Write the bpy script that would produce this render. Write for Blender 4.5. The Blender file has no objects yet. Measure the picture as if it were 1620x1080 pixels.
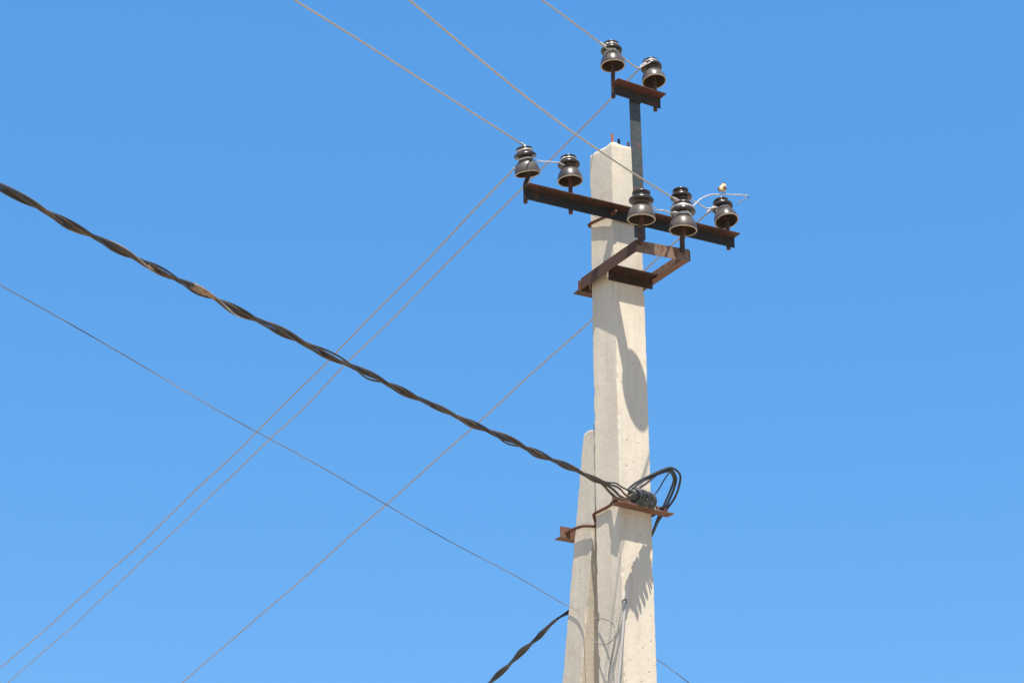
import bpy, math, random
from mathutils import Vector, Matrix, noise
random.seed(7)
SC = bpy.context.scene
COL = SC.collection
rad = math.radians

# ------------------------------------------------------------------ camera
CAM_YAW, CAM_PITCH = rad(29.0), rad(22.5)
cd = bpy.data.cameras.new('camera'); cam = bpy.data.objects.new('camera', cd); COL.objects.link(cam)
cd.sensor_width = 36.0; cd.sensor_fit = 'HORIZONTAL'; cd.lens = 80.0
cd.clip_start = 0.05; cd.clip_end = 6000.0
cam.location = (-5.8217, -9.3613, 1.6)
cam.rotation_euler = (math.pi/2 + CAM_PITCH, 0, -CAM_YAW)
SC.camera = cam

# ------------------------------------------------------------------ light
TO_SUN = Vector((-0.46, -1.0, 2.5)).normalized()
SUN_EL = math.asin(TO_SUN.z)
SUN_AZ = math.atan2(TO_SUN.x, TO_SUN.y)          # clockwise from +Y
world = bpy.data.worlds.new('World'); SC.world = world; world.use_nodes = True
wn, wl = world.node_tree.nodes, world.node_tree.links
wn.clear()
sky = wn.new('ShaderNodeTexSky'); sky.sky_type = 'NISHITA'; sky.sun_disc = False
sky.sun_elevation = SUN_EL; sky.sun_rotation = SUN_AZ
sky.altitude = 300.0; sky.air_density = 0.85; sky.dust_density = 0.2; sky.ozone_density = 10.0
hsv = wn.new('ShaderNodeHueSaturation'); hsv.inputs['Saturation'].default_value = 2.42
gam = wn.new('ShaderNodeGamma'); gam.inputs['Gamma'].default_value = 0.28
hsv.inputs['Hue'].default_value = 0.510
bg = wn.new('ShaderNodeBackground'); bg.inputs['Strength'].default_value = 0.15
wo = wn.new('ShaderNodeOutputWorld')
wl.new(sky.outputs[0], gam.inputs['Color']); wl.new(gam.outputs[0], hsv.inputs['Color']); wl.new(hsv.outputs[0], bg.inputs['Color']); wl.new(bg.outputs[0], wo.inputs['Surface'])

sd = bpy.data.lights.new('sun', 'SUN'); sd.energy = 2.25; sd.angle = rad(0.53); sd.color = (1.0, 0.93, 0.83)
sun = bpy.data.objects.new('sun', sd); COL.objects.link(sun)
sun.rotation_euler = TO_SUN.to_track_quat('Z', 'Y').to_euler(); sun.location = (-4, -9, 25)

SC.view_settings.view_transform = 'Standard'; SC.view_settings.look = 'None'
SC.view_settings.gamma = 1.0; SC.view_settings.exposure = 2.0
SC.view_settings.use_curve_mapping = False

# ------------------------------------------------------------------ materials
class NT:
    def __init__(s, name):
        s.m = bpy.data.materials.new(name); s.m.use_nodes = True
        s.n = s.m.node_tree.nodes; s.l = s.m.node_tree.links
        s.b = s.n['Principled BSDF']; s.out = s.n['Material Output']
        s.tc = s.n.new('ShaderNodeTexCoord')
        s.pos = s.n.new('ShaderNodeNewGeometry').outputs['Position']
    def coord(s, scale=(1, 1, 1)):
        mp = s.n.new('ShaderNodeMapping'); mp.inputs['Scale'].default_value = scale
        s.l.new(s.pos, mp.inputs['Vector']); return mp.outputs[0]
    def noise(s, scale, detail=4, rough=0.55, co=None, sc=(1, 1, 1), dist=0.0):
        t = s.n.new('ShaderNodeTexNoise'); t.inputs['Scale'].default_value = scale
        t.inputs['Detail'].default_value = detail; t.inputs['Roughness'].default_value = rough
        t.inputs['Distortion'].default_value = dist
        s.l.new(co or s.coord(sc), t.inputs['Vector']); return t.outputs['Fac']
    def voronoi(s, scale, sc=(1, 1, 1), rnd=1.0):
        t = s.n.new('ShaderNodeTexVoronoi'); t.inputs['Scale'].default_value = scale
        t.inputs['Randomness'].default_value = rnd
        s.l.new(s.coord(sc), t.inputs['Vector']); return t
    def ramp(s, fac, stops):
        r = s.n.new('ShaderNodeValToRGB'); e = r.color_ramp.elements
        while len(e) < len(stops): e.new(0.5)
        for q, (p, c) in zip(e, stops):
            q.position = p; q.color = (c, c, c, 1) if not hasattr(c, '__len__') else (*c, 1)
        s.l.new(fac, r.inputs[0]); return r.outputs[0]
    def mix(s, fac, a, b, mode='MIX'):
        x = s.n.new('ShaderNodeMix'); x.data_type = 'RGBA'; x.blend_type = mode
        for sock, v in ((x.inputs[0], fac), (x.inputs[6], a), (x.inputs[7], b)):
            if hasattr(v, 'is_output'): s.l.new(v, sock)
            elif hasattr(v, '__len__'): sock.default_value = (*v, 1)
            else: sock.default_value = v
        return x.outputs[2]
    def math(s, op, a, b=0.0):
        x = s.n.new('ShaderNodeMath'); x.operation = op
        for sock, v in ((x.inputs[0], a), (x.inputs[1], b)):
            if hasattr(v, 'is_output'): s.l.new(v, sock)
            else: sock.default_value = v
        return x.outputs[0]
    def bump(s, h, dist, strength=1.0, prev=None):
        x = s.n.new('ShaderNodeBump'); x.inputs['Distance'].default_value = dist
        x.inputs['Strength'].default_value = strength
        s.l.new(h, x.inputs['Height'])
        if prev: s.l.new(prev, x.inputs['Normal'])
        return x.outputs[0]
    def set(s, color=None, rough=None, metal=None, normal=None, spec=None, coat=None):
        for key, v in (('Base Color', color), ('Roughness', rough), ('Metallic', metal), ('Normal', normal),
                       ('Specular IOR Level', spec), ('Coat Weight', coat)):
            if v is None: continue
            if hasattr(v, 'is_output'): s.l.new(v, s.b.inputs[key])
            elif hasattr(v, '__len__'): s.b.inputs[key].default_value = (*v, 1)
            else: s.b.inputs[key].default_value = v
        return s.m

def concrete(name, tint=(1, 1, 1)):
    t = NT(name)
    c0 = tuple(a*b for a, b in zip((0.61, 0.54, 0.425), tint)); c1 = tuple(a*b for a, b in zip((0.51, 0.452, 0.357), tint))
    big = t.noise(2.2, 5, 0.6, sc=(1.6, 1.6, 0.55))
    streak = t.noise(14, 4, 0.6, sc=(1, 1, 0.07))
    fine = t.noise(160, 3, 0.6)
    col = t.mix(t.ramp(big, [(0.35, 0.0), (0.68, 1.0)]), c0, c1)
    col = t.mix(t.math('MULTIPLY', t.ramp(streak, [(0.48, 0.0), (0.72, 1.0)]), 0.35), col, tuple(v*0.78 for v in c1))
    col = t.mix(t.math('MULTIPLY', t.ramp(fine, [(0.45, 0.0), (0.75, 1.0)]), 0.30), col, tuple(v*0.72 for v in c1))
    st = t.noise(5.5, 3, 0.5)
    col = t.mix(t.math('MULTIPLY', t.ramp(st, [(0.62, 0.0), (0.74, 1.0)]), 0.35), col, (0.40, 0.31, 0.20))
    # rust run-off under the clamps
    sep = t.n.new('ShaderNodeSeparateXYZ'); t.l.new(t.pos, sep.inputs[0]); zz = sep.outputs['Z']
    run = t.noise(26, 3, 0.55, sc=(1, 1, 0.10))
    runs = None
    for zt, ln in ((6.86, 0.55), (6.50, 0.75), (5.25, 0.80)):
        mr = t.n.new('ShaderNodeMapRange'); mr.inputs['From Min'].default_value = zt-ln; mr.inputs['From Max'].default_value = zt
        t.l.new(zz, mr.inputs['Value'])
        below = t.math('MULTIPLY', mr.outputs[0], t.math('LESS_THAN', zz, zt))
        runs = below if runs is None else t.math('MAXIMUM', runs, below)
    runs = t.math('MULTIPLY', t.math('MULTIPLY', runs, t.ramp(run, [(0.55, 0.0), (0.70, 1.0)])), 0.34)
    col = t.mix(runs, col, (0.34, 0.20, 0.11))
    grime = t.noise(1.3, 6, 0.7, sc=(2.5, 2.5, 0.6), dist=0.8)
    col = t.mix(t.math('MULTIPLY', t.ramp(grime, [(0.52, 0.0), (0.70, 1.0)]), 0.30), col, (0.33, 0.30, 0.26))
    v = t.voronoi(34, sc=(1, 1, 0.75))
    sel = t.ramp(v.outputs['Color'], [(0.78, 0.0), (0.82, 1.0)])
    pit = t.math('MULTIPLY', t.ramp(v.outputs['Distance'], [(0.06, 1.0), (0.15, 0.0)]), sel)
    v2 = t.voronoi(95)
    sel2 = t.ramp(v2.outputs['Color'], [(0.62, 0.0), (0.66, 1.0)])
    pit2 = t.math('MULTIPLY', t.ramp(v2.outputs['Distance'], [(0.10, 1.0), (0.20, 0.0)]), sel2)
    patch = t.ramp(t.noise(3.1, 2, 0.5), [(0.40, 0.0), (0.60, 1.0)])
    pits = t.math('MAXIMUM', pit, t.math('MULTIPLY', t.math('MULTIPLY', pit2, patch), 0.6))
    col = t.mix(t.math('MULTIPLY', pits, 0.72), col, (0.16, 0.13, 0.10))
    h = t.math('SUBTRACT', t.math('MULTIPLY', fine, 0.25), pits)
    nb = t.bump(h, 0.006, 0.5)
    nb = t.bump(t.noise(30, 3), 0.004, 0.4, nb)
    return t.set(color=col, rough=0.93, normal=nb, spec=0.2)

def rusty(name, paint, rust=(0.23, 0.085, 0.035), lo=0.45, hi=0.62, rough=0.72, scale=22, deep=(0.09, 0.035, 0.02), metal=0.0):
    t = NT(name)
    n1 = t.noise(scale, 6, 0.65, dist=0.4)
    n2 = t.noise(scale*3.7, 4, 0.6)
    base = t.mix(t.ramp(n2, [(0.35, 0.0), (0.7, 1.0)]), paint, tuple(v*0.62 for v in paint))
    rs = t.mix(t.ramp(n2, [(0.3, 0.0), (0.65, 1.0)]), rust, deep)
    col = t.mix(t.ramp(n1, [(lo, 0.0), (hi, 1.0)]), base, rs)
    streak = t.noise(60, 3, 0.6, sc=(1, 1, 0.12))
    col = t.mix(t.math('MULTIPLY', t.ramp(streak, [(0.5, 0.0), (0.75, 1.0)]), 0.3), col, tuple(v*0.5 for v in paint))
    return t.set(color=col, rough=rough, normal=t.bump(n2, 0.002, 0.5), metal=metal, spec=0.3)

def glaze(name):
    t = NT(name)
    n = t.noise(18, 5, 0.6); n2 = t.noise(90, 3, 0.6)
    oi = t.n.new('ShaderNodeObjectInfo').outputs['Random']
    col = t.mix(t.ramp(n, [(0.35, 0.0), (0.7, 1.0)]), (0.056, 0.040, 0.029), (0.090, 0.068, 0.051))
    # settled dust lies on faces that look upward
    col = t.mix(t.math('MULTIPLY', t.ramp(n2, [(0.5, 0.0), (0.75, 1.0)]), 0.4), col, (0.20, 0.165, 0.13))
    col = t.mix(t.math('MULTIPLY', oi, 0.75), col, t.mix(t.ramp(t.noise(7, 4, 0.65), [(0.38, 0.0), (0.66, 1.0)]), (0.036, 0.030, 0.026), (0.135, 0.115, 0.097)))
    return t.set(color=col, rough=t.ramp(n, [(0.3, 0.22), (0.75, 0.46)]), spec=0.45, coat=0.0)

def plain(name, a, b, rough=0.6, scale=30, metal=0.0, sc=(1, 1, 1), bump=0.0, spec=0.4):
    t = NT(name); n = t.noise(scale, 4, 0.6, sc=sc)
    col = t.mix(t.ramp(n, [(0.33, 0.0), (0.68, 1.0)]), a, b)
    nb = t.bump(n, 0.003, bump) if bump else None
    return t.set(color=col, rough=rough, metal=metal, normal=nb, spec=spec)

M = dict(
    concrete=concrete('concrete_main'),
    concrete2=concrete('concrete_strut', (0.99, 0.99, 0.985)),
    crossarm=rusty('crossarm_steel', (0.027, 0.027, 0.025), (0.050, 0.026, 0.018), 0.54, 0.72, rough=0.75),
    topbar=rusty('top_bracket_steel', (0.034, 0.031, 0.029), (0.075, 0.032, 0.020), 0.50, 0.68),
    crossarm_red=rusty('crossarm_flange_red', (0.060, 0.030, 0.021), (0.095, 0.036, 0.020), 0.45, 0.65),  # flange faces, redder than the upright leg
    topbar_red=rusty('top_bracket_flange_red', (0.10, 0.036, 0.026), (0.14, 0.046, 0.024), 0.45, 0.65),  # same split on the top crossbar: redder flange faces
    frame_front=rusty('frame_front_steel', (0.225, 0.150, 0.098), (0.16, 0.068, 0.032), 0.46, 0.62, scale=24),
    post=rusty('post_paint', (0.058, 0.072, 0.072), (0.16, 0.13, 0.10), 0.50, 0.66, scale=30, rough=0.5),
    frame=rusty('frame_steel', (0.085, 0.049, 0.028), (0.105, 0.041, 0.018), 0.42, 0.64, scale=26),
    clamp=rusty('clamp_bar_steel', (0.033, 0.022, 0.016), (0.058, 0.025, 0.015), 0.46, 0.66, scale=26),
    bracket=rusty('anchor_bracket_steel', (0.17, 0.10, 0.072), (0.24, 0.090, 0.050), 0.42, 0.62, scale=34),
    rod=rusty('rust_rod', (0.10, 0.040, 0.024), (0.18, 0.066, 0.032), 0.42, 0.6, scale=50),
    rebar=plain('rebar_rust', (0.48, 0.15, 0.05), (0.30, 0.10, 0.04), 0.85, 80),
    rebar_dark=plain('rebar_dark', (0.03, 0.025, 0.022), (0.06, 0.04, 0.03), 0.8, 80),
    glaze=glaze('brown_glaze'),
    glaze_shaded=plain('shaded_brown_glaze', (0.024, 0.018, 0.014), (0.050, 0.038, 0.030), 0.27, 16, spec=0.45),  # brown glaze of the head, underside shade painted into its colour
    biscuit=plain('unglazed_rim', (0.50, 0.43, 0.33), (0.36, 0.28, 0.19), 0.75, 40),
    inside=plain('bell_inside', (0.07, 0.042, 0.024), (0.026, 0.019, 0.014), 0.7, 25),
    pin=rusty('pin_steel', (0.050, 0.033, 0.027), (0.13, 0.058, 0.032), 0.42, 0.62, scale=40),
    alu=plain('weathered_aluminium', (0.42, 0.365, 0.30), (0.34, 0.29, 0.24), 0.5, 6, metal=0.15, spec=0.5),
    alu_far=plain('dull_aluminium', (0.34, 0.29, 0.245), (0.28, 0.235, 0.20), 0.55, 1.2, metal=0.1),
    tie=plain('bright_tie_wire', (0.62, 0.60, 0.57), (0.36, 0.34, 0.31), 0.38, 90, metal=0.35, spec=0.6),
    thin=plain('thin_steel_wire', (0.30, 0.27, 0.24), (0.05, 0.046, 0.042), 0.5, 2.2, metal=0.1),
    black=plain('black_insulation', (0.020, 0.0195, 0.019), (0.042, 0.038, 0.033), 0.48, 18, spec=0.5),
    black2=plain('dusty_insulation', (0.024, 0.022, 0.020), (0.105, 0.070, 0.042), 0.7, 7, spec=0.4),
    pale=plain('pale_thin_cable', (0.42, 0.38, 0.33), (0.16, 0.14, 0.125), 0.55, 5),
    tape=plain('tan_tape', (0.30, 0.205, 0.13), (0.15, 0.10, 0.065), 0.8, 45),
    coil=plain('grey_coil', (0.075, 0.077, 0.075), (0.030, 0.031, 0.031), 0.5, 40),
    conduit=plain('grey_conduit', (0.46, 0.43, 0.39), (0.36, 0.335, 0.305), 0.6, 20, metal=0.2, sc=(1, 1, 0.2)),
    ground=plain('dry_soil', (0.40, 0.34, 0.26), (0.28, 0.235, 0.175), 0.95, 0.6, bump=0.6),
)

# ------------------------------------------------------------------ geometry helpers
def mesh_obj(name, verts, faces, mat, parent=None, smooth=False, mats=None, idx=None):
    me = bpy.data.meshes.new(name)
    if parent is not None:
        inv = parent.matrix_basis.inverted()
        verts = [inv @ Vector(v) for v in verts]
    me.from_pydata([tuple(v) for v in verts], [], faces)
    for m in (mats or [mat]): me.materials.append(M[m])
    if idx: me.polygons.foreach_set('material_index', idx)
    if smooth: me.polygons.foreach_set('use_smooth', [True]*len(me.polygons))
    me.update()
    o = bpy.data.objects.new(name, me); COL.objects.link(o)
    if parent is not None: o.parent = parent
    return o

def thing(name, label, cat, loc, group=None, rot=None):
    o = bpy.data.objects.new(name, None); COL.objects.link(o)
    o.empty_display_size = 0.05
    mb = Matrix.Translation(loc)
    if rot: mb = mb @ rot.to_4x4()
    o.matrix_basis = mb
    return tag(o, label, cat, group)

def tag(o, label, cat, group=None):
    o['label'] = label; o['category'] = cat
    if group: o['group'] = group
    return o

def catmull(pts, n=8):
    P = [Vector(p) for p in pts]; P = [2*P[0]-P[1]] + P + [2*P[-1]-P[-2]]
    out = []
    for i in range(1, len(P)-2):
        a, b, c, d = P[i-1:i+3]
        for k in range(n):
            t = k/n
            out.append(0.5*((2*b)+(c-a)*t+(2*a-5*b+4*c-d)*t*t+(3*b-a-3*c+d)*t**3))
    out.append(P[-2]); return out

def tube_geo(pts, r, seg=8, cap=True):
    P = [Vector(p) for p in pts]; n = len(P)
    R = r if hasattr(r, '__len__') else [r]*n
    T = []
    for i in range(n):
        t = P[min(i+1, n-1)] - P[max(i-1, 0)]
        T.append(t.normalized() if t.length > 1e-9 else (T[-1] if T else Vector((0, 0, 1))))
    ref = Vector((0, 0, 1)) if abs(T[0].z) < 0.9 else Vector((1, 0, 0))
    N = (ref - T[0]*ref.dot(T[0])).normalized()
    V, F = [], []
    for i in range(n):
        N = (N - T[i]*N.dot(T[i]))
        N = N.normalized() if N.length > 1e-9 else T[i].orthogonal().normalized()
        B = T[i].cross(N)
        for k in range(seg):
            a = 2*math.pi*k/seg
            V.append(P[i] + (N*math.cos(a) + B*math.sin(a))*R[i])
    for i in range(n-1):
        for k in range(seg):
            k2 = (k+1) % seg
            F.append((i*seg+k, i*seg+k2, (i+1)*seg+k2, (i+1)*seg+k))
    if cap:
        F.append(tuple(range(seg-1, -1, -1))); F.append(tuple((n-1)*seg+k for k in range(seg)))
    return V, F

def tube(name, pts, r, mat, parent=None, seg=8):
    V, F = tube_geo(pts, r, seg)
    return mesh_obj(name, V, F, mat, parent, smooth=True)

def join(*geos):
    V, F = [], []
    for v, f in geos:
        o = len(V); V += list(v); F += [tuple(i+o for i in q) for q in f]
    return V, F

def angle_bar(name, A, B, p, q, w, h, t, mat, parent, mat2=None):
    """L profile from A to B: one leg w wide along p, the other h long along q, both from the corner line A-B"""
    A, B, p, q = Vector(A), Vector(B), Vector(p).normalized(), Vector(q).normalized()
    prof = [(0, 0), (w, 0), (w, t*0.75), (w-t*0.35, t), (t*1.5, t), (t, t*1.5), (t, h-t*0.35), (t*0.75, h), (0, h)]
    n = len(prof); rows = 10; V, F = [], []
    ax = (B-A); L = ax.length
    for i in range(rows):
        base = A.lerp(B, i/(rows-1))
        for (a, b) in prof:
            j = noise.noise_vector((base*7 + p*a*9 + q*b*9))*0.0012
            V.append(base + p*a + q*b + j)
    for i in range(rows-1):
        for k in range(n):
            k2 = (k+1) % n
            F.append((i*n+k, i*n+k2, (i+1)*n+k2, (i+1)*n+k))
    # end caps: two quads-ish polygons of the L
    for off, rev in ((0, True), ((rows-1)*n, False)):
        f1 = [off+i for i in (0, 1, 2, 3, 4)]; f2 = [off+i for i in (0, 4, 5, 6, 7, 8)]
        for f in (f1, f2): F.append(tuple(reversed(f)) if rev else tuple(f))
    idx = None
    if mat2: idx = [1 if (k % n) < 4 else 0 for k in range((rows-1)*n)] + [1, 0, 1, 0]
    o = mesh_obj(name, V, F, mat, parent, mats=[mat, mat2] if mat2 else None, idx=idx)
    fix_normals(o); return o

def fix_normals(o):
    import bmesh
    bm = bmesh.new(); bm.from_mesh(o.data); bmesh.ops.recalc_face_normals(bm, faces=bm.faces); bm.to_mesh(o.data); bm.free()

def hex_nut(name, c, axis, r, h, mat, parent, stub=0.012, stub_r=None):
    c, ax = Vector(c), Vector(axis).normalized()
    u = ax.orthogonal().normalized(); v = ax.cross(u)
    V, F = [], []
    for z, rr in ((0, r), (h*0.85, r), (h, r*0.86)):
        for k in range(6):
            a = math.pi/3*k + 0.3
            V.append(c + ax*z + (u*math.cos(a)+v*math.sin(a))*rr)
    for i in range(2):
        for k in range(6):
            F.append((i*6+k, i*6+(k+1) % 6, (i+1)*6+(k+1) % 6, (i+1)*6+k))
    F += [tuple(range(5, -1, -1)), tuple(range(12, 18))]
    g2 = tube_geo([c+ax*(h*0.5), c+ax*(h+stub)], stub_r or r*0.5, 8)
    V, F = join((V, F), g2)
    o = mesh_obj(name, V, F, mat, parent); fix_normals(o); return o

def lathe_geo(prof, seg=40):
    V, F = [], []
    for (r, z) in prof:
        for k in range(seg):
            a = 2*math.pi*k/seg; V.append((r*math.cos(a), r*math.sin(a), z))
    for i in range(len(prof)-1):
        for k in range(seg):
            k2 = (k+1) % seg
            F.append((i*seg+k, i*seg+k2, (i+1)*seg+k2, (i+1)*seg+k))
    return V, F

# ------------------------------------------------------------------ ground
gv, gf = [], []
xs = [-3000, -800, -200, -60, -30] + [i*1.5 for i in range(-14, 15)] + [30, 60, 200, 800, 3000]
for y in xs:
    for x in xs:
        d = math.hypot(x, y); amp = 0.05 if d < 45 else 0.0
        gv.append((x, y, -0.03 + amp*noise.noise(Vector((x*0.35, y*0.35, 1.3)))))
n = len(xs)
for j in range(n-1):
    for i in range(n-1): gf.append((j*n+i, j*n+i+1, (j+1)*n+i+1, (j+1)*n+i))
g = mesh_obj('ground', gv, gf, 'ground', smooth=True); g['kind'] = 'structure'

# ------------------------------------------------------------------ concrete poles
def shaft_geo(section, z0, z1, rows, edge_noise=0.004, top_noise=0.010, top_round=0.03, seed=0.0):
    """section(z) -> four corners counter-clockwise from above; corners get a worn chamfer and chipped edges"""
    V, F = [], []; nside = 7
    ring = None
    zs = [z0 + (z1-z0)*i/(rows-1) for i in range(rows)]
    zs = zs[:-1] + [z1-0.03, z1-0.018, z1-0.008, z1]
    zs = sorted(set(round(z, 4) for z in zs))
    for z in zs:
        c = [Vector(p) for p in section(z)]
        cen = sum(c, Vector((0, 0, 0)))/4
        shrink = 0.0
        if z > z1-top_round:
            t = (z-(z1-top_round))/top_round; shrink = (1-math.sqrt(max(0, 1-t*t)))*0.45*top_round
        pts = []
        for i in range(4):
            a, b, d = c[i-1], c[i], c[(i+1) % 4]
            e1, e2 = (a-b).normalized(), (d-b).normalized()
            nz = noise.noise(Vector((b.x*11+seed, b.y*11, z*26))) + 0.6*noise.noise(Vector((b.x*5, b.y*9+seed, z*70)))
            ch = 0.006 + max(0.0, nz)*edge_noise*2.4 + max(0.0, noise.noise(Vector((b.x*3+seed, b.y*4, z*9))) - 0.38)*0.05
            pts += [b+e1*ch, b+(e1+e2)*ch*0.30, b+e2*ch]
            L = (d-b).length
            for k in range(1, nside): pts.append(b.lerp(d, k/nside))
        # order: corner chamfer then the side to the next corner
        out = []
        for p in pts:
            q = p + (cen-p).normalized()*shrink
            if z > z1-0.02:
                q.z = z + top_noise*noise.noise(Vector((q.x*18+seed, q.y*18, 3.1)))*(z-(z1-0.02))/0.02
            jit = 0.0009*noise.noise(Vector((q.x*40, q.y*40, q.z*13+seed)))
            q = q + (q-cen).normalized()*jit
            out.append(q)
        V += out; ring = len(out)
    R = len(zs)
    for i in range(R-1):
        for k in range(ring):
            k2 = (k+1) % ring
            F.append((i*ring+k, i*ring+k2, (i+1)*ring+k2, (i+1)*ring+k))
    top = Vector((0, 0, 0))
    for k in range(ring): top += V[(R-1)*ring+k]
    V.append(top/ring + Vector((0, 0, 0.004))); t = len(V)-1
    for k in range(ring): F.append(((R-1)*ring+k, (R-1)*ring+(k+1) % ring, t))
    return V, F

def lerp(a, b, t): return a + (b-a)*t
ZT = 7.335
def main_section(z):
    t = (ZT-z)/ZT
    x0 = lerp(-0.013, 0.012, min(1, t*1.6)); x1 = lerp(0.168, 0.232, t)
    yb = lerp(0.196, 0.226, t)
    return [(x0, 0.0, z), (x1, 0.0, z), (x1+0.020, yb, z), (x0-0.026, yb, z)]
pole = thing('utility_pole', 'tall weathered concrete utility pole with rebar stubs on its top', 'pole', (0.09, 0.11, 0))
V, F = shaft_geo(main_section, -0.3, ZT, 300)
mesh_obj('shaft', V, F, 'concrete', pole, smooth=False)

def strut_section(z):
    yb = 0.351 + (5.743-z)*0.188
    yf = max(0.230, yb-0.185)
    xl, xr = -0.010, 0.172
    return [(xl+0.004, yf, z), (xr-0.004, yf, z), (xr, yb, z), (xl, yb, z)]
strut = thing('strut_pole', 'shorter leaning concrete strut pole propped behind the tall pole', 'pole', (0.08, 1.32, 0))
V, F = shaft_geo(strut_section, -0.3, 5.752, 220, seed=4.7, top_round=0.004, top_noise=0.014)
mesh_obj('shaft', V, F, 'concrete2', strut, smooth=False)

def rebar(parent, x, y, z0, z1, r, mat):
    n = 40; pts = []; rr = []
    for i in range(n):
        t = i/(n-1); pts.append((x+0.002*math.sin(t*3), y, lerp(z0, z1, t))); rr.append(r*(1.0 + (0.22 if (i//2) % 2 else 0.0)))
    V, F = tube_geo(pts, rr, 9)
    return mesh_obj('rebar', V, F, mat, parent)
rebar(pole, 0.008, 0.030, ZT-0.03, 7.398, 0.0062, 'rebar')
rebar(pole, 0.100, 0.110, ZT-0.03, 7.424, 0.0062, 'rebar_dark')
rebar(pole, 0.158, 0.105, ZT-0.03, 7.418, 0.0055, 'rebar')
rebar(strut, 0.008, 0.250, 5.72, 5.782, 0.0085, 'rebar_dark')

# grounding rod that leaves the concrete at a rusty outlet on the front arris
tube('ground_rod', catmull([(0.004, 0.006, 4.765), (0.004, -0.008, 4.752), (0.002, -0.016, 4.735), (-0.012, -0.016, 4.60), (-0.030, -0.012, 4.42),
     (-0.042, -0.006, 4.25), (-0.05, 0.0, 3.6), (-0.05, 0.0, 2.0), (-0.05, 0.0, -0.1)], 6), 0.0070, 'conduit', pole, 10)
V, F = lathe_geo([(0.0, 0.0)] + [(0.013*math.sin(a), 0.010*(1-math.cos(a))) for a in (0.5, 1.0, 1.5, 2.1)] + [(0.002, 0.018)], 10)
V = [Vector((0.006, -0.004, 4.752)) + Vector((v[0], -v[2]*0.6, v[1]*1.2)) for v in V]
mesh_obj('rebar_outlet', V, F, 'rod', pole)

# ------------------------------------------------------------------ long crossarm
cz = lambda x: 6.917 + (x+0.57)/1.33*0.014            # top of the leg, the bar is not quite level
arm = thing('crossarm', 'long rusty steel angle crossarm clamped across the pole below its top', 'crossarm', (0.1, -0.02, 6.85))
angle_bar('beam', (-0.57, -0.009, cz(-0.57)), (0.76, -0.009, cz(0.76)), (0, -1, 0), (0, 0, -1), 0.064, 0.066, 0.006, 'crossarm', arm, 'crossarm_red')
rodz = 6.888
V, F = tube_geo(catmull([(-0.031, -0.062, rodz-0.004), (-0.032, 0.0, rodz), (-0.041, 0.11, rodz+0.012), (-0.046, 0.175, rodz+0.018), (-0.042, 0.204, rodz+0.019),
     (-0.015, 0.2135, rodz+0.018), (0.10, 0.2135, rodz+0.015), (0.19, 0.2135, rodz+0.012), (0.211, 0.206, rodz+0.010), (0.216, 0.18, rodz+0.008),
     (0.208, 0.0, rodz), (0.208, -0.055, rodz)], 6), 0.0085, 9)
mesh_obj('clamp_rod', V, F, 'rod', arm, smooth=True)
for x in (-0.031, 0.208):
    hex_nut('nut', (x, -0.0155, rodz), (0, -1, 0), 0.014, 0.011, 'rod', arm, stub=0.005, stub_r=0.0088)

# ------------------------------------------------------------------ post with the small top crossbar
top = thing('top_bracket', 'upright steel post with a short crossbar standing above the pole top', 'bracket', (0.15, -0.004, 6.79))
angle_bar('post', (0.189, -0.001, 6.79), (0.174, -0.001, 7.66), (-1, 0, 0), (0, 1, 0), 0.069, 0.055, 0.0055, 'post', top)
bt = lambda x: 7.688 - (x+0.012)/0.312*0.012
angle_bar('crossbar', (-0.012, -0.009, bt(-0.012)), (0.30, -0.009, bt(0.30)), (0, -1, 0), (0, 0, -1), 0.066, 0.066, 0.006, 'topbar', top, 'topbar_red')

# the post keeps an inner plane just behind the crossbar leg; the joint is a weld bead
tube('weld_bead', catmull([(0.104, -0.0085, 7.613), (0.125, -0.010, 7.612), (0.150, -0.009, 7.611), (0.173, -0.0085, 7.610)], 4), 0.004, 'topbar', top, 6)

# ------------------------------------------------------------------ projecting square frame
fr = thing('bracket_frame', 'rusty welded angle frame projecting from the pole under the crossarm', 'bracket', (0.09, -0.1, 6.53))
fz = lambda x: 6.603 + (x+0.069)/0.33*0.018
angle_bar('front_bar', (-0.069, -0.312, fz(-0.069)), (0.262, -0.312, fz(0.262)), (0, 1, 0), (0, 0, -1), 0.055, 0.067, 0.006, 'frame_front', fr)
angle_bar('side_arm', (-0.0695, -0.306, 6.606), (-0.0755, 0.243, 6.600), (1, 0, 0), (0, 0, -1), 0.047, 0.066, 0.006, 'frame', fr)
angle_bar('side_arm', (0.2595, -0.306, 6.555), (0.2525, 0.243, 6.552), (-1, 0, 0), (0, 0, 1), 0.042, 0.074, 0.006, 'frame_front', fr, 'bracket')
angle_bar('clamp_bar', (-0.052, -0.002, 6.564), (0.221, -0.002, 6.568), (0, -1, 0), (0, 0, -1), 0.066, 0.064, 0.006, 'clamp', fr)
angle_bar('back_bar', (-0.088, 0.244, 6.528), (0.262, 0.244, 6.530), (0, 1, 0), (0, 0, 1), 0.055, 0.058, 0.006, 'frame', fr)
for x in (-0.062, 0.240):
    hex_nut('nut', (x, 0.243, 6.572), (0, -1, 0), 0.015, 0.012, 'rod', fr, stub=0.016)
    hex_nut('nut', (x, 0.251, 6.572), (0, 1, 0), 0.015, 0.012, 'rod', fr, stub=0.014)
tube('weld_bead', catmull([(-0.0705, -0.308, 6.600), (-0.0715, -0.310, 6.57), (-0.0705, -0.311, 6.540)], 4), 0.0045, 'rod', fr, 6)
tube('weld_bead', catmull([(0.2605, -0.308, 6.618), (0.2615, -0.310, 6.588), (0.2605, -0.311, 6.556)], 4), 0.0045, 'rod', fr, 6)

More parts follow.
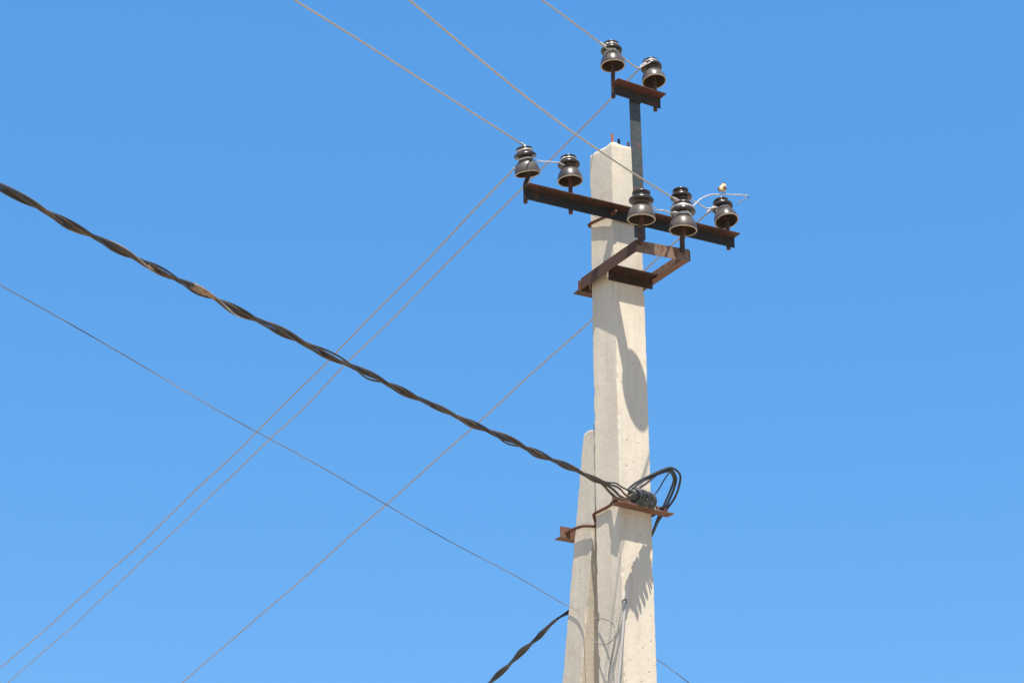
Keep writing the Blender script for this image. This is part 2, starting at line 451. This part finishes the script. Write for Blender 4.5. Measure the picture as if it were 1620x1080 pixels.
# ------------------------------------------------------------------ lower anchor bracket, clamps both poles
ab = thing('anchor_bracket', 'rusty clamp bracket binding the tall pole to the strut, holding the cable', 'bracket', (0.1, 0.2, 5.24))
angle_bar('front_bar', (-0.052, -0.002, 5.250), (0.278, -0.002, 5.238), (0, -1, 0), (0, 0, 1), 0.066, 0.050, 0.006, 'bracket', ab)
angle_bar('back_bar', (-0.076, 0.478, 5.212), (0.262, 0.478, 5.212), (0, 1, 0), (0, 0, 1), 0.060, 0.060, 0.006, 'bracket', ab)
tube('clamp_rod', catmull([(-0.040, -0.020, 5.278), (-0.036, 0.02, 5.278), (-0.023, 0.07, 5.275), (-0.030, 0.14, 5.270), (-0.037, 0.190, 5.267), (-0.036, 0.208, 5.262), (-0.022, 0.222, 5.245),
     (-0.012, 0.228, 5.225), (-0.016, 0.236, 5.212), (-0.024, 0.27, 5.222), (-0.027, 0.34, 5.240), (-0.030, 0.42, 5.247), (-0.034, 0.47, 5.245), (-0.036, 0.51, 5.244)], 6), 0.0078, 'rod', ab, 9)
tube('clamp_rod', catmull([(0.245, -0.020, 5.270), (0.243, 0.1, 5.268), (0.235, 0.25, 5.262), (0.225, 0.4, 5.25), (0.222, 0.51, 5.245)], 6), 0.0078, 'rod', ab, 9)
for x in (-0.040, 0.245):
    hex_nut('nut', (x, -0.0085, 5.277 if x < 0 else 5.270), (0, -1, 0), 0.014, 0.011, 'rod', ab, stub=0.014, stub_r=0.0078)
for x in (-0.035, 0.222):
    hex_nut('nut', (x, 0.4775, 5.245), (0, -1, 0), 0.014, 0.011, 'rod', ab, stub=0.006, stub_r=0.0078)
tube('hook', catmull([(0.125, -0.030, 5.252), (0.128, -0.075, 5.262), (0.118, -0.098, 5.280), (0.098, -0.112, 5.283), (0.07, -0.127, 5.276)], 6), 0.006, 'rod', ab, 8)

# ------------------------------------------------------------------ insulators
RI = 0.0685
OUT = [(0.985, 0.000), (1.0, 0.004), (0.995, 0.011), (0.97, 0.022), (0.925, 0.034), (0.86, 0.046), (0.77, 0.0565), (0.67, 0.064), (0.585, 0.069), (0.535, 0.0735),
       (0.515, 0.079), (0.51, 0.086), (0.54, 0.0905), (0.65, 0.0922), (0.77, 0.0926), (0.835, 0.0930), (0.868, 0.0955), (0.875, 0.1005), (0.86, 0.1055), (0.79, 0.1105), (0.69, 0.1152), (0.61, 0.1190), (0.57, 0.1225),
       (0.555, 0.1275), (0.565, 0.1310), (0.61, 0.1328), (0.645, 0.1352), (0.65, 0.1395), (0.63, 0.1432), (0.56, 0.1462), (0.40, 0.1490), (0.22, 0.1505), (0.0, 0.151)]
INN = [(0.90, 0.000), (0.885, 0.004), (0.84, 0.018), (0.76, 0.034), (0.66, 0.046), (0.53, 0.055), (0.40, 0.060), (0.34, 0.063), (0.33, 0.09), (0.0, 0.095)]
sc = lambda pr, k=1.0: [(r*RI*k, z*k) for r, z in pr]
ins_mesh = {}
def insulator(label, base_z, top_xy, tilt, pin_bottom, scale=1.0, tie=None, pinmat='pin'):
    """base_z: height of the bell rim; tilt: (rx, ry) in degrees about world X and Y"""
    rot = Matrix.Rotation(rad(tilt[1]), 3, 'Y') @ Matrix.Rotation(rad(tilt[0]), 3, 'X')
    t = thing('insulator', label, 'insulator', (top_xy[0], top_xy[1], base_z), 'porcelain pin insulators on the pole', rot)
    key = scale
    if key not in ins_mesh:
        parts = []
        V, F = lathe_geo(sc(OUT[:12], scale), 44); parts.append(('bell', V, F, 'glaze'))
        V, F = lathe_geo(sc(OUT[11:], scale), 44); parts.append(('head', V, F, 'glaze_shaded'))
        V, F = lathe_geo(sc([(0.997, 0.002), (0.985, -0.001), (0.96, -0.0022), (0.925, -0.002), (0.895, 0.001), (0.90, 0.003), (0.985, 0.003), (0.997, 0.002)], scale), 44); parts.append(('rim', V, F, 'biscuit'))
        V, F = lathe_geo(sc(INN, scale), 44); parts.append(('bell_interior', V, F, 'inside'))
        ms = []
        for nm, V, F, m in parts:
            me = bpy.data.meshes.new(nm); me.from_pydata([tuple(v) for v in V], [], F); me.materials.append(M[m])
            me.polygons.foreach_set('use_smooth', [True]*len(me.polygons)); ms.append((nm, me))
        ins_mesh[key] = ms
    for nm, me in ins_mesh[key]:
        o = bpy.data.objects.new(nm, me); COL.objects.link(o); o.parent = t
    # steel pin: straight shank below, thicker wrapped head inside the bell
    mb = t.matrix_basis
    head = mb @ Vector((0, 0, 0.085*scale)); mid = mb @ Vector((0, 0, 0.030*scale)); low = mb @ Vector((0, 0, -0.015*scale))
    pb = Vector(pin_bottom); pm = pb.lerp(low, 0.72); pm.x, pm.y = pb.x, pb.y
    pts = catmull([pb, pb.lerp(pm, 0.5), pm, low, mid, head], 5)
    rr = []
    for p in pts:
        d = (mb.inverted() @ p).z
        pr_ = 0.0115 if scale == 1.0 else 0.0135
        rr.append(pr_ if d < 0.01 else min(0.020, pr_+(d-0.01)*0.4))
    tube('mounting_pin', pts, rr, pinmat, t, 12)
    if tie:
        for (z, r, turns, tr) in tie:
            n = int(turns*22); pts = []
            for i in range(n+1):
                a = 2*math.pi*i/22 + 2.0
                pts.append(mb @ Vector((r*RI*scale*math.cos(a), r*RI*scale*math.sin(a), (z + 0.0036*(i/22-turns/2) + 0.0008*math.sin(a*3))*scale)))
            tube('wire_tie', pts, tr, 'tie', t, 6)
    return t

NECK, WAIST = (0.1265, 0.605), (0.0815, 0.560)
i1 = insulator('tilted brown insulator on the left tip of the long crossarm', 7.008, (-0.536, 0.004), (6, -12), (-0.550, 0.0035, 6.836),
               tie=[(NECK[0], NECK[1], 1.6, 0.0036), (WAIST[0], WAIST[1], 2.2, 0.0036)])
i2 = insulator('upright brown insulator on the long crossarm, second from its left tip', 7.030, (-0.2755, 0.004), (-4, -2), (-0.275, 0.0035, 6.838),
               tie=[(NECK[0], NECK[1], 1.3, 0.0034)])
i5 = insulator('brown insulator on the long crossarm, directly behind the wire-wrapped one', 7.006, (0.436, 0.004), (-3, -2), (0.434, 0.0035, 6.856))
i6 = insulator('brown insulator leaning back on the right tip of the long crossarm', 7.030, (0.730, 0.010), (-17, -3), (0.731, 0.0035, 6.856),
               tie=[(WAIST[0], WAIST[1], 2.2, 0.0036)])
i7 = insulator('highest brown insulator, left one on the small top crossbar', 7.806, (0.006, 0.004), (-4, -2), (0.005, 0.0035, 7.607),
               tie=[(NECK[0], NECK[1], 1.3, 0.0036), (WAIST[0], WAIST[1], 1.6, 0.0034)])
i8 = insulator('brown insulator leaning back, right one on the small top crossbar', 7.783, (0.277, 0.008), (-12, -2), (0.277, 0.0035, 7.597),
               tie=[(NECK[0], NECK[1], 1.6, 0.0036)])
i3 = insulator('brown insulator on the left corner of the projecting frame, before the pole', 6.712, (-0.051, -0.338), (2, 0), (-0.052, -0.3265, 6.578), scale=1.09)
i4 = insulator('brown insulator wrapped in bright wire on the frame\'s right corner', 6.708, (0.207, -0.338), (2, 1), (0.207, -0.3265, 6.592), scale=1.09,
               tie=[(0.114, 0.82, 1.5, 0.0036), (0.122, 0.66, 2.4, 0.0038), (WAIST[0], WAIST[1], 2.6, 0.0040)])

# ------------------------------------------------------------------ wires
def span(P0, az, c, s0, s1, ds=0.25, wob=0.0, seed=0.0, sc=13.0):
    """points in the vertical plane through P0 with heading az (clockwise from +Y); height c2 s^2 + c1 s + c0"""
    a = rad(az); d = Vector((math.sin(a), math.cos(a), 0)); nrm = Vector((d.y, -d.x, 0)); pts = []; s = s0
    while s <= s1+1e-6:
        q = min(s, sc); z = c[0]*q*q + c[1]*q + c[2] + (2*c[0]*q + c[1])*(s-q)     # straight on past sc
        w = wob*min(1.0, max(0.0, s)*2)
        off = nrm*noise.noise(Vector((s*0.9, seed, 0)))*w + Vector((0, 0, noise.noise(Vector((s*1.1, seed, 5)))*w))
        p = Vector((P0[0], P0[1], 0)) + d*s; p.z = z
        pts.append(p + off); s += ds*(1 if s < 12 else 4)
    return pts

def wrap(parent, pts, n0, n1, r, tr, mat='tie', name='tie_wrap'):
    """thin wire wound along a stretch of a line"""
    seg = []; acc = 0.0                                   # n0, n1 are distances along the line
    for a, b in zip(pts[:-1], pts[1:]):
        l = (b-a).length
        for q in (a, a.lerp(b, 0.25), a.lerp(b, 0.5), a.lerp(b, 0.75)):
            if n0 <= acc + (q-a).length <= n1: seg.append(q)
        acc += l
        if acc > n1: break
    out = []; steps = int((n1-n0)/0.0006)
    L = len(seg)-1
    for i in range(steps):
        f = i/(steps-1)*L; k = min(int(f), L-1); q = seg[k].lerp(seg[k+1], f-k)
        t = (seg[k+1]-seg[k]).normalized(); u = t.orthogonal().normalized(); v = t.cross(u); a = i*0.55
        out.append(q + (u*math.cos(a)+v*math.sin(a))*r)
    return tube(name, out, tr, mat, parent, 5)

GW = 'bare conductors strung from the pole'
def wire(label, pts, r, mat, wraps=None, seg=7):
    t = thing('overhead_wire', label, 'wire', pts[0], GW)
    tube('conductor', pts, r, mat, t, seg)
    if wraps: wrap(t, pts, *wraps)
    return t

nearaz = 241.0
A = span((-0.560, 0.0), nearaz, (-0.0040, -0.0580, 7.170), 0.0, 16, 0.1, 0.004, 1.0, 2.2)
A = catmull([(-0.520, 0.012, 7.135), (-0.535, 0.008, 7.160)], 2) + A
wire('pale bare wire from the left tip insulator up to the photo top edge', A, 0.0047, 'alu', (0.0, 0.10, 0.0060, 0.0024))
B = span((0.21, -0.325), 235.5, (0.0250, -0.1950, 6.878), -0.01, 16, 0.1, 0.004, 2.0, 3.1)
wire('pale bare wire crossing before the pole to the frame\'s wrapped insulator', B, 0.0047, 'alu', (0.0, 0.12, 0.0060, 0.0024))
Cw = span((-0.035, -0.005), nearaz, (-0.020, -0.055, 7.902), 0.0, 16, 0.1, 0.006, 3.0, 0.8)
Cw = [Vector((0.0, -0.036, 7.889))] + Cw
wire('short visible bare wire reaching the highest insulator from the top edge', Cw, 0.0047, 'alu', (0.0, 0.14, 0.0060, 0.0024))
D = span((-0.585, 0.035), 2.0, (0.0041, -0.083, 7.057), -0.02, 46, 0.1, 0.012, 4.0)
wire('long thin wire running down left from the left tip insulator, upper of two', D, 0.0046, 'alu_far', (0.0, 0.07, 0.0058, 0.0024))
E_ = span((0.215, 0.02), 2.0, (0.0023, -0.0815, 7.880), 0.0, 46, 0.1, 0.014, 5.0)
E_ = [Vector((0.226, 0.0, 7.880))] + E_
wire('long thin wire running down left from the small top crossbar', E_, 0.0046, 'alu_far', (0.0, 0.07, 0.0058, 0.0024))
Fw = span((0.660, 0.03), 2.0, (0.00185, -0.1028, 7.106), -0.01, 46, 0.1, 0.010, 6.0)
wire('thin wire passing behind the pole from the right tip insulator', Fw, 0.0046, 'alu_far', (0.0, 0.08, 0.0058, 0.0024))

# short jumpers and the free end
def jumper(label, pts, r=0.0042, mat='tie'):
    P = catmull(pts, 7)
    P = [P[0]] + [p + noise.noise_vector(p*38)*0.0035 for p in P[1:-1]] + [P[-1]]
    t = tag(tube('jumper_wire', P, r, mat, None, 8), label, 'wire', 'short jumper wires between insulators'); return t
jumper('bright jumper between the two insulators on the crossarm\'s left half', [(-0.510, -0.030, 7.082), (-0.466, -0.034, 7.083), (-0.419, -0.032, 7.092), (-0.370, -0.028, 7.104), (-0.318, -0.012, 7.106)])
jumper('sagging jumper between the two insulators on the top crossbar', [(0.040, -0.010, 7.888), (0.080, 0.0, 7.871), (0.129, 0.0, 7.846), (0.170, 0.0, 7.836), (0.196, -0.012, 7.852), (0.238, -0.02, 7.884)], 0.0040, 'alu')
jumper('jumper between the two insulators of the projecting frame', [(-0.022, -0.362, 6.800), (0.002, -0.368, 6.786), (0.030, -0.366, 6.776), (0.066, -0.366, 6.782), (0.108, -0.364, 6.783), (0.150, -0.366, 6.790), (0.18, -0.368, 6.796)])
jumper('thin jumper between the two insulators on the crossarm\'s right half', [(0.470, 0.028, 7.088), (0.500, 0.045, 7.125), (0.528, 0.050, 7.131), (0.574, 0.050, 7.118), (0.608, 0.040, 7.095), (0.640, 0.025, 7.095), (0.68, 0.02, 7.108)], 0.0038, 'alu')
FREE = [(0.205, -0.385, 6.806), (0.238, -0.362, 6.822), (0.303, -0.300, 6.891), (0.372, -0.260, 6.961), (0.445, -0.220, 7.019), (0.500, -0.198, 7.050), (0.543, -0.180, 7.068), (0.60, -0.157, 7.092), (0.690, -0.120, 7.128), (0.831, -0.060, 7.183)]
fe = jumper('bright free wire end curving up past the right tip insulator', FREE, 0.0043)
tube('frayed_end', catmull([(0.829, -0.061, 7.182), (0.838, -0.052, 7.174), (0.824, -0.046, 7.165), (0.806, -0.040, 7.152), (0.790, -0.034, 7.143), (0.776, -0.030, 7.126)], 5), 0.0026, 'thin', fe, 6)

# ------------------------------------------------------------------ thin wire with a loop
Gs = span((-0.03, 0.475), 239.0, (0.0008, 0.0305, 4.839), 0.12, 14, 0.12, 0.014, 8.0)
Gloop = [(-0.020, 0.516, 4.860), (-0.018, 0.455, 4.829), (-0.018, 0.404, 4.799), (-0.018, 0.367, 4.757), (-0.020, 0.321, 4.689), (-0.028, 0.264, 4.628), (-0.038, 0.178, 4.577), (-0.047, 0.095, 4.550), (-0.052, 0.026, 4.552),
         (-0.052, -0.011, 4.579), (-0.047, 0.008, 4.623), (-0.042, 0.069, 4.668), (-0.037, 0.144, 4.696), (-0.034, 0.198, 4.707), (-0.022, 0.228, 4.722), (0.06, 0.243, 4.68), (0.20, 0.262, 4.60), (0.262, 0.252, 4.575)]
gt = thing('thin_wire', 'thin dark wire sloping from the left edge to a loop at the poles', 'wire', (-0.03, 0.47, 4.84))
tube('conductor', list(reversed(Gs)) + catmull(Gloop, 8), 0.0023, 'thin', gt, 6)
tube('tail', catmull([(-0.052, -0.011, 4.579), (-0.052, -0.002, 4.525), (-0.050, 0.040, 4.454), (-0.048, 0.075, 4.351), (-0.046, 0.09, 4.10)], 6), 0.0024, 'thin', gt, 6)
g2 = thing('thin_wire', 'thin dark wire leaving the pole at the lower right', 'wire', (0.262, 0.252, 4.575))
tube('conductor', catmull([(0.262, 0.252, 4.575), (0.366, 0.262, 4.562), (0.78, 0.60, 4.565), (1.6, 1.27, 4.56), (6, 4.9, 4.50), (20, 16.4, 4.6)], 10), 0.0025, 'thin', g2, 6)

# ------------------------------------------------------------------ twisted cable from the left to the coil
CA, CB = Vector((-0.058, -0.196, 5.252)), Vector((0.112, -0.104, 5.282))     # ends of the wound coil
Hc = span((-0.160, -0.260), 243.0, (0.0079, -0.0470, 5.238), 0.0, 16, 0.02, 0.0, 0.0, 5.0)
hc = thing('twisted_cable', 'thick black twisted cable sagging from the left edge to the pole', 'cable', (-0.16, -0.26, 5.24))
def strand_path(center, k, pitch, amp, seed, flat=0.42):
    out = []; s = 0.0
    for i, p in enumerate(center):
        t = (center[min(i+1, len(center)-1)]-center[max(i-1, 0)]).normalized()
        u = Vector((0, 0, 1)); u = (u - t*u.dot(t)).normalized(); v = t.cross(u)
        if i: s += (center[i]-center[i-1]).length
        th = 2*math.pi*s/pitch + 1.7*noise.noise(Vector((s*0.9, 0, seed))) + 0.5*noise.noise(Vector((s*2.1, k*1.3, seed)))
        slots = [(1.0, 0.30), (0.45, -0.50), (-0.30, 0.55), (-1.0, -0.25), (1.25, 0.9)]
        a, b = slots[k]
        loose = 1.0 + 0.75*noise.noise(Vector((s*1.6, seed, k*3.7)))
        ca, sa = math.cos(th), math.sin(th)
        x, y = a*amp*loose, b*amp*flat*loose
        out.append(p + u*(x*ca - y*sa) + v*(x*sa + y*ca))
    return out
ends = [[(-0.205, -0.232, 5.226), (-0.165, -0.230, 5.206), (-0.118, -0.224, 5.208), (-0.076, -0.212, 5.236)],
        [(-0.185, -0.225, 5.248), (-0.140, -0.226, 5.218), (-0.098, -0.220, 5.214), (-0.072, -0.208, 5.240)],
        [(-0.150, -0.218, 5.266), (-0.114, -0.222, 5.236), (-0.086, -0.220, 5.226), (-0.068, -0.206, 5.244)],
        [(-0.165, -0.222, 5.284), (-0.125, -0.216, 5.272), (-0.090, -0.208, 5.266), (-0.068, -0.200, 5.262)]]
Hs = []
for k in range(4):
    sp = strand_path(Hc, k, 0.53, 0.0128, 2.0)
    sp = catmull([CA.lerp(CB, 0.25)] + ends[k][::-1] + [sp[8], sp[12]], 8)[:-1] + sp[12:]
    Hs.append(sp)
    tube('strand', sp, (0.0068, 0.0064, 0.0058, 0.0042)[k], 'black' if k % 2 else 'black2', hc, 7)
sp = strand_path(Hc, 4, 0.53, 0.0120, 2.0, 0.42)
tube('strand', sp[130:], 0.0030, 'pale', hc, 6)
def dist_slice(P, c, ln):
    return [p for p in P if 0 <= (p-Vector((-0.16, -0.26, p.z))).length - c <= ln]
for s0, ln, ks in ((3.39, 0.07, (0, 1)), (3.06, 0.12, (0, 1, 2))):
    for k in ks:
        seg = dist_slice(Hs[k], s0 + 0.012*k, ln)
        tube('tape', seg, [0.0078 + 0.0010*noise.noise(Vector((q*0.9, k*2.0, s0))) for q in range(len(seg))], 'tape', hc, 9)

# wound coil that anchors the cable
coil = thing('cable_coil', 'grey ribbed coil anchoring the cable ends on the lower bracket', 'cable clamp', CA.lerp(CB, 0.5))
ax = (CB-CA).normalized(); u = Vector((0, 0, 1)); u = (u-ax*u.dot(ax)).normalized(); v = ax.cross(u)
WS = 1.0 if v.y > 0 else -1.0                      # side of the axis that looks away from the camera
per = 20
for gi, (f0, f1, turns, r0) in enumerate(((0.06, 0.36, 4, 0.034), (0.40, 0.68, 4, 0.037), (0.73, 0.96, 3, 0.033))):
    pts = []
    for i in range(turns*per+1):
        f = f0 + (f1-f0)*i/(turns*per); a = 2*math.pi*i/per + gi*1.9
        rr = r0 + 0.008*noise.noise(Vector((f*23, gi, math.sin(a)*0.7)))
        pts.append(CA.lerp(CB, f) - u*(0.005 + 0.004*gi) - v*0.010*WS + (u*math.cos(a)*1.05 + v*math.sin(a))*rr + ax*0.004*math.sin(a*0.5+gi))
    tube('winding', pts, 0.0046, 'coil', coil, 7)
cp = [CA.lerp(CB, t) for t in (0.0, 0.03, 0.33, 0.37, 0.41, 0.66, 0.70, 0.74, 0.97, 1.0)]
tube('core', cp, [0.018, 0.027, 0.030, 0.020, 0.031, 0.030, 0.019, 0.030, 0.027, 0.018], 'coil', coil, 18)
e0 = CB - u*0.03
tube('wire_end', catmull([e0, e0 + Vector((0.012, -0.015, -0.012)), e0 + Vector((0.020, -0.012, -0.030))], 5), 0.0034, 'tie', coil, 6)

# outgoing cable: loops beside the bracket, goes behind both poles and away
oc = thing('twisted_cable', 'black cable looping up beside the lower bracket and leaving behind the poles', 'cable', (0.2, 0.1, 5.1))
def center_out(s): return None
path = span((-0.02, 0.65), 1.0, (0.0100, -0.240, 4.810), -0.02, 30, 0.03, 0.0, 0.0, 3.0)
loops = [
    [(-0.095, -0.215, 5.262), (-0.018, -0.175, 5.324), (0.10, -0.135, 5.398), (0.195, -0.105, 5.452), (0.268, -0.075, 5.483), (0.335, -0.045, 5.468), (0.352, -0.010, 5.422), (0.340, 0.020, 5.359), (0.300, 0.040, 5.295), (0.268, 0.070, 5.235), (0.250, 0.12, 5.165), (0.235, 0.25, 5.06)],
    [(-0.050, -0.195, 5.283), (0.020, -0.165, 5.338), (0.130, -0.115, 5.404), (0.205, -0.09, 5.444), (0.258, -0.070, 5.463), (0.300, -0.040, 5.435), (0.300, 0.000, 5.382), (0.282, 0.030, 5.318), (0.262, 0.050, 5.262), (0.246, 0.11, 5.165), (0.230, 0.24, 5.05)],
    [(0.002, -0.175, 5.300), (0.070, -0.150, 5.350), (0.150, -0.110, 5.415), (0.215, -0.085, 5.455), (0.275, -0.060, 5.475), (0.318, -0.035, 5.446), (0.322, 0.000, 5.394), (0.300, 0.025, 5.325), (0.275, 0.055, 5.266), (0.252, 0.12, 5.160), (0.238, 0.26, 5.04)],
    [(0.010, -0.160, 5.302), (0.085, -0.130, 5.362), (0.160, -0.095, 5.425), (0.230, -0.070, 5.468), (0.285, -0.045, 5.486), (0.328, -0.015, 5.450), (0.330, 0.015, 5.395), (0.306, 0.040, 5.320), (0.272, 0.065, 5.250), (0.250, 0.13, 5.150), (0.245, 0.27, 5.03)]]
for k in range(4):
    sp = strand_path(path, k, 0.50, 0.0110, 5.0, 0.45)
    behind = [(0.215, 0.42, 4.975 + 0.012*k), (0.185, 0.575, 4.915 + 0.010*k), (0.085, 0.640, 4.870 + 0.006*k), (0.015, 0.648, 4.835)]
    pts = catmull(loops[k] + behind + [sp[2], sp[6]], 8)[:-1] + sp[6:]
    tube('strand', pts, 0.0060 if k != 3 else 0.0050, 'black', oc, 8)
tube('loose_wire', catmull([(0.262, -0.062, 5.466), (0.225, -0.070, 5.418), (0.179, -0.080, 5.350), (0.138, -0.095, 5.302), (0.150, -0.080, 5.278), (0.184, -0.050, 5.256)], 7), 0.0036, 'black2', oc, 7)

# ------------------------------------------------------------------ the little bird on the free wire
bird = thing('bird', 'tiny buff bird perched on the free wire above the right tip insulator', 'bird', (0.595, -0.158, 7.095))
def blob(c, r, axes=(Vector((1, 0, 0)), Vector((0, 1, 0)), Vector((0, 0, 1))), nu=18, nv=12):
    V, F = [], []
    for j in range(nv+1):
        ph = math.pi*j/nv
        for i in range(nu):
            a = 2*math.pi*i/nu
            V.append(Vector(c) + axes[0]*(r[0]*math.sin(ph)*math.cos(a)) + axes[1]*(r[1]*math.sin(ph)*math.sin(a)) + axes[2]*(r[2]*math.cos(ph)))
    for j in range(nv):
        for i in range(nu):
            F.append((j*nu+i, (j+1)*nu+i, (j+1)*nu+(i+1) % nu, j*nu+(i+1) % nu))
    return V, F
def bird_material():
    t = NT('buff_plumage'); n = t.noise(120, 4, 0.6)
    col = t.mix(t.ramp(n, [(0.35, 0.0), (0.7, 1.0)]), (0.62, 0.47, 0.27), (0.40, 0.27, 0.14))
    return t.set(color=col, rough=0.9)
M['plumage'] = bird_material()
M['plumage_brown'] = plain('brown_plumage', (0.20, 0.14, 0.08), (0.10, 0.07, 0.045), 0.9, 90)
M['plumage_dark'] = plain('dark_plumage', (0.025, 0.022, 0.03), (0.05, 0.04, 0.045), 0.7, 90)
bx = Vector((0.82, 0.50, 0.28)).normalized(); bzv = Vector((-0.25, -0.12, 0.96)).normalized(); by = bzv.cross(bx).normalized(); bzv = bx.cross(by)
bc = Vector((0.596, -0.158, 7.124))
body_pts = [bc - bx*0.040 - bzv*0.013, bc - bx*0.030 - bzv*0.009, bc - bx*0.020 - bzv*0.004, bc - bx*0.008, bc + bx*0.004 + bzv*0.003, bc + bx*0.012 + bzv*0.010,
            bc + bx*0.017 + bzv*0.018, bc + bx*0.020 + bzv*0.024, bc + bx*0.023 + bzv*0.030, bc + bx*0.024 + bzv*0.0335]
V, F = tube_geo(body_pts, [0.002, 0.007, 0.0135, 0.0195, 0.0205, 0.0175, 0.0142, 0.0138, 0.0095, 0.003], 16)
mesh_obj('body', V, F, 'plumage', bird, smooth=True)
for s in (-1, 1):
    V, F = blob(bc - bx*0.010 + by*s*0.0175 + bzv*0.001, (0.022, 0.0045, 0.011), (bx, by, bzv)); mesh_obj('wing', V, F, 'plumage_brown', bird, smooth=True)
    V, F = blob(bc + bx*0.026 + by*s*0.0115 + bzv*0.025, (0.0022, 0.0022, 0.0022), nu=8, nv=6); mesh_obj('eye', V, F, 'plumage_dark', bird, smooth=True)
    tube('leg', [bc + by*s*0.006 - bzv*0.014, bc + by*s*0.006 - bzv*0.022 + bx*0.001, Vector((bc.x, bc.y, 7.0965)) + by*s*0.005], 0.0013, 'plumage_dark', bird, 6)
tube('beak', [bc + bx*0.033 + bzv*0.023, bc + bx*0.047 + bzv*0.0215], [0.0035, 0.0005], 'plumage_dark', bird, 8)
V, F = blob(bc + bx*0.0225 + bzv*0.0315, (0.012, 0.011, 0.006), (bx, by, bzv)); mesh_obj('crown', V, F, 'plumage_dark', bird, smooth=True)
V, F = tube_geo([bc - bx*0.030 - bzv*0.008, bc - bx*0.045 - bzv*0.016, bc - bx*0.058 - bzv*0.022], [0.005, 0.0055, 0.003], 8)
mesh_obj('tail', V, F, 'plumage_brown', bird, smooth=True)
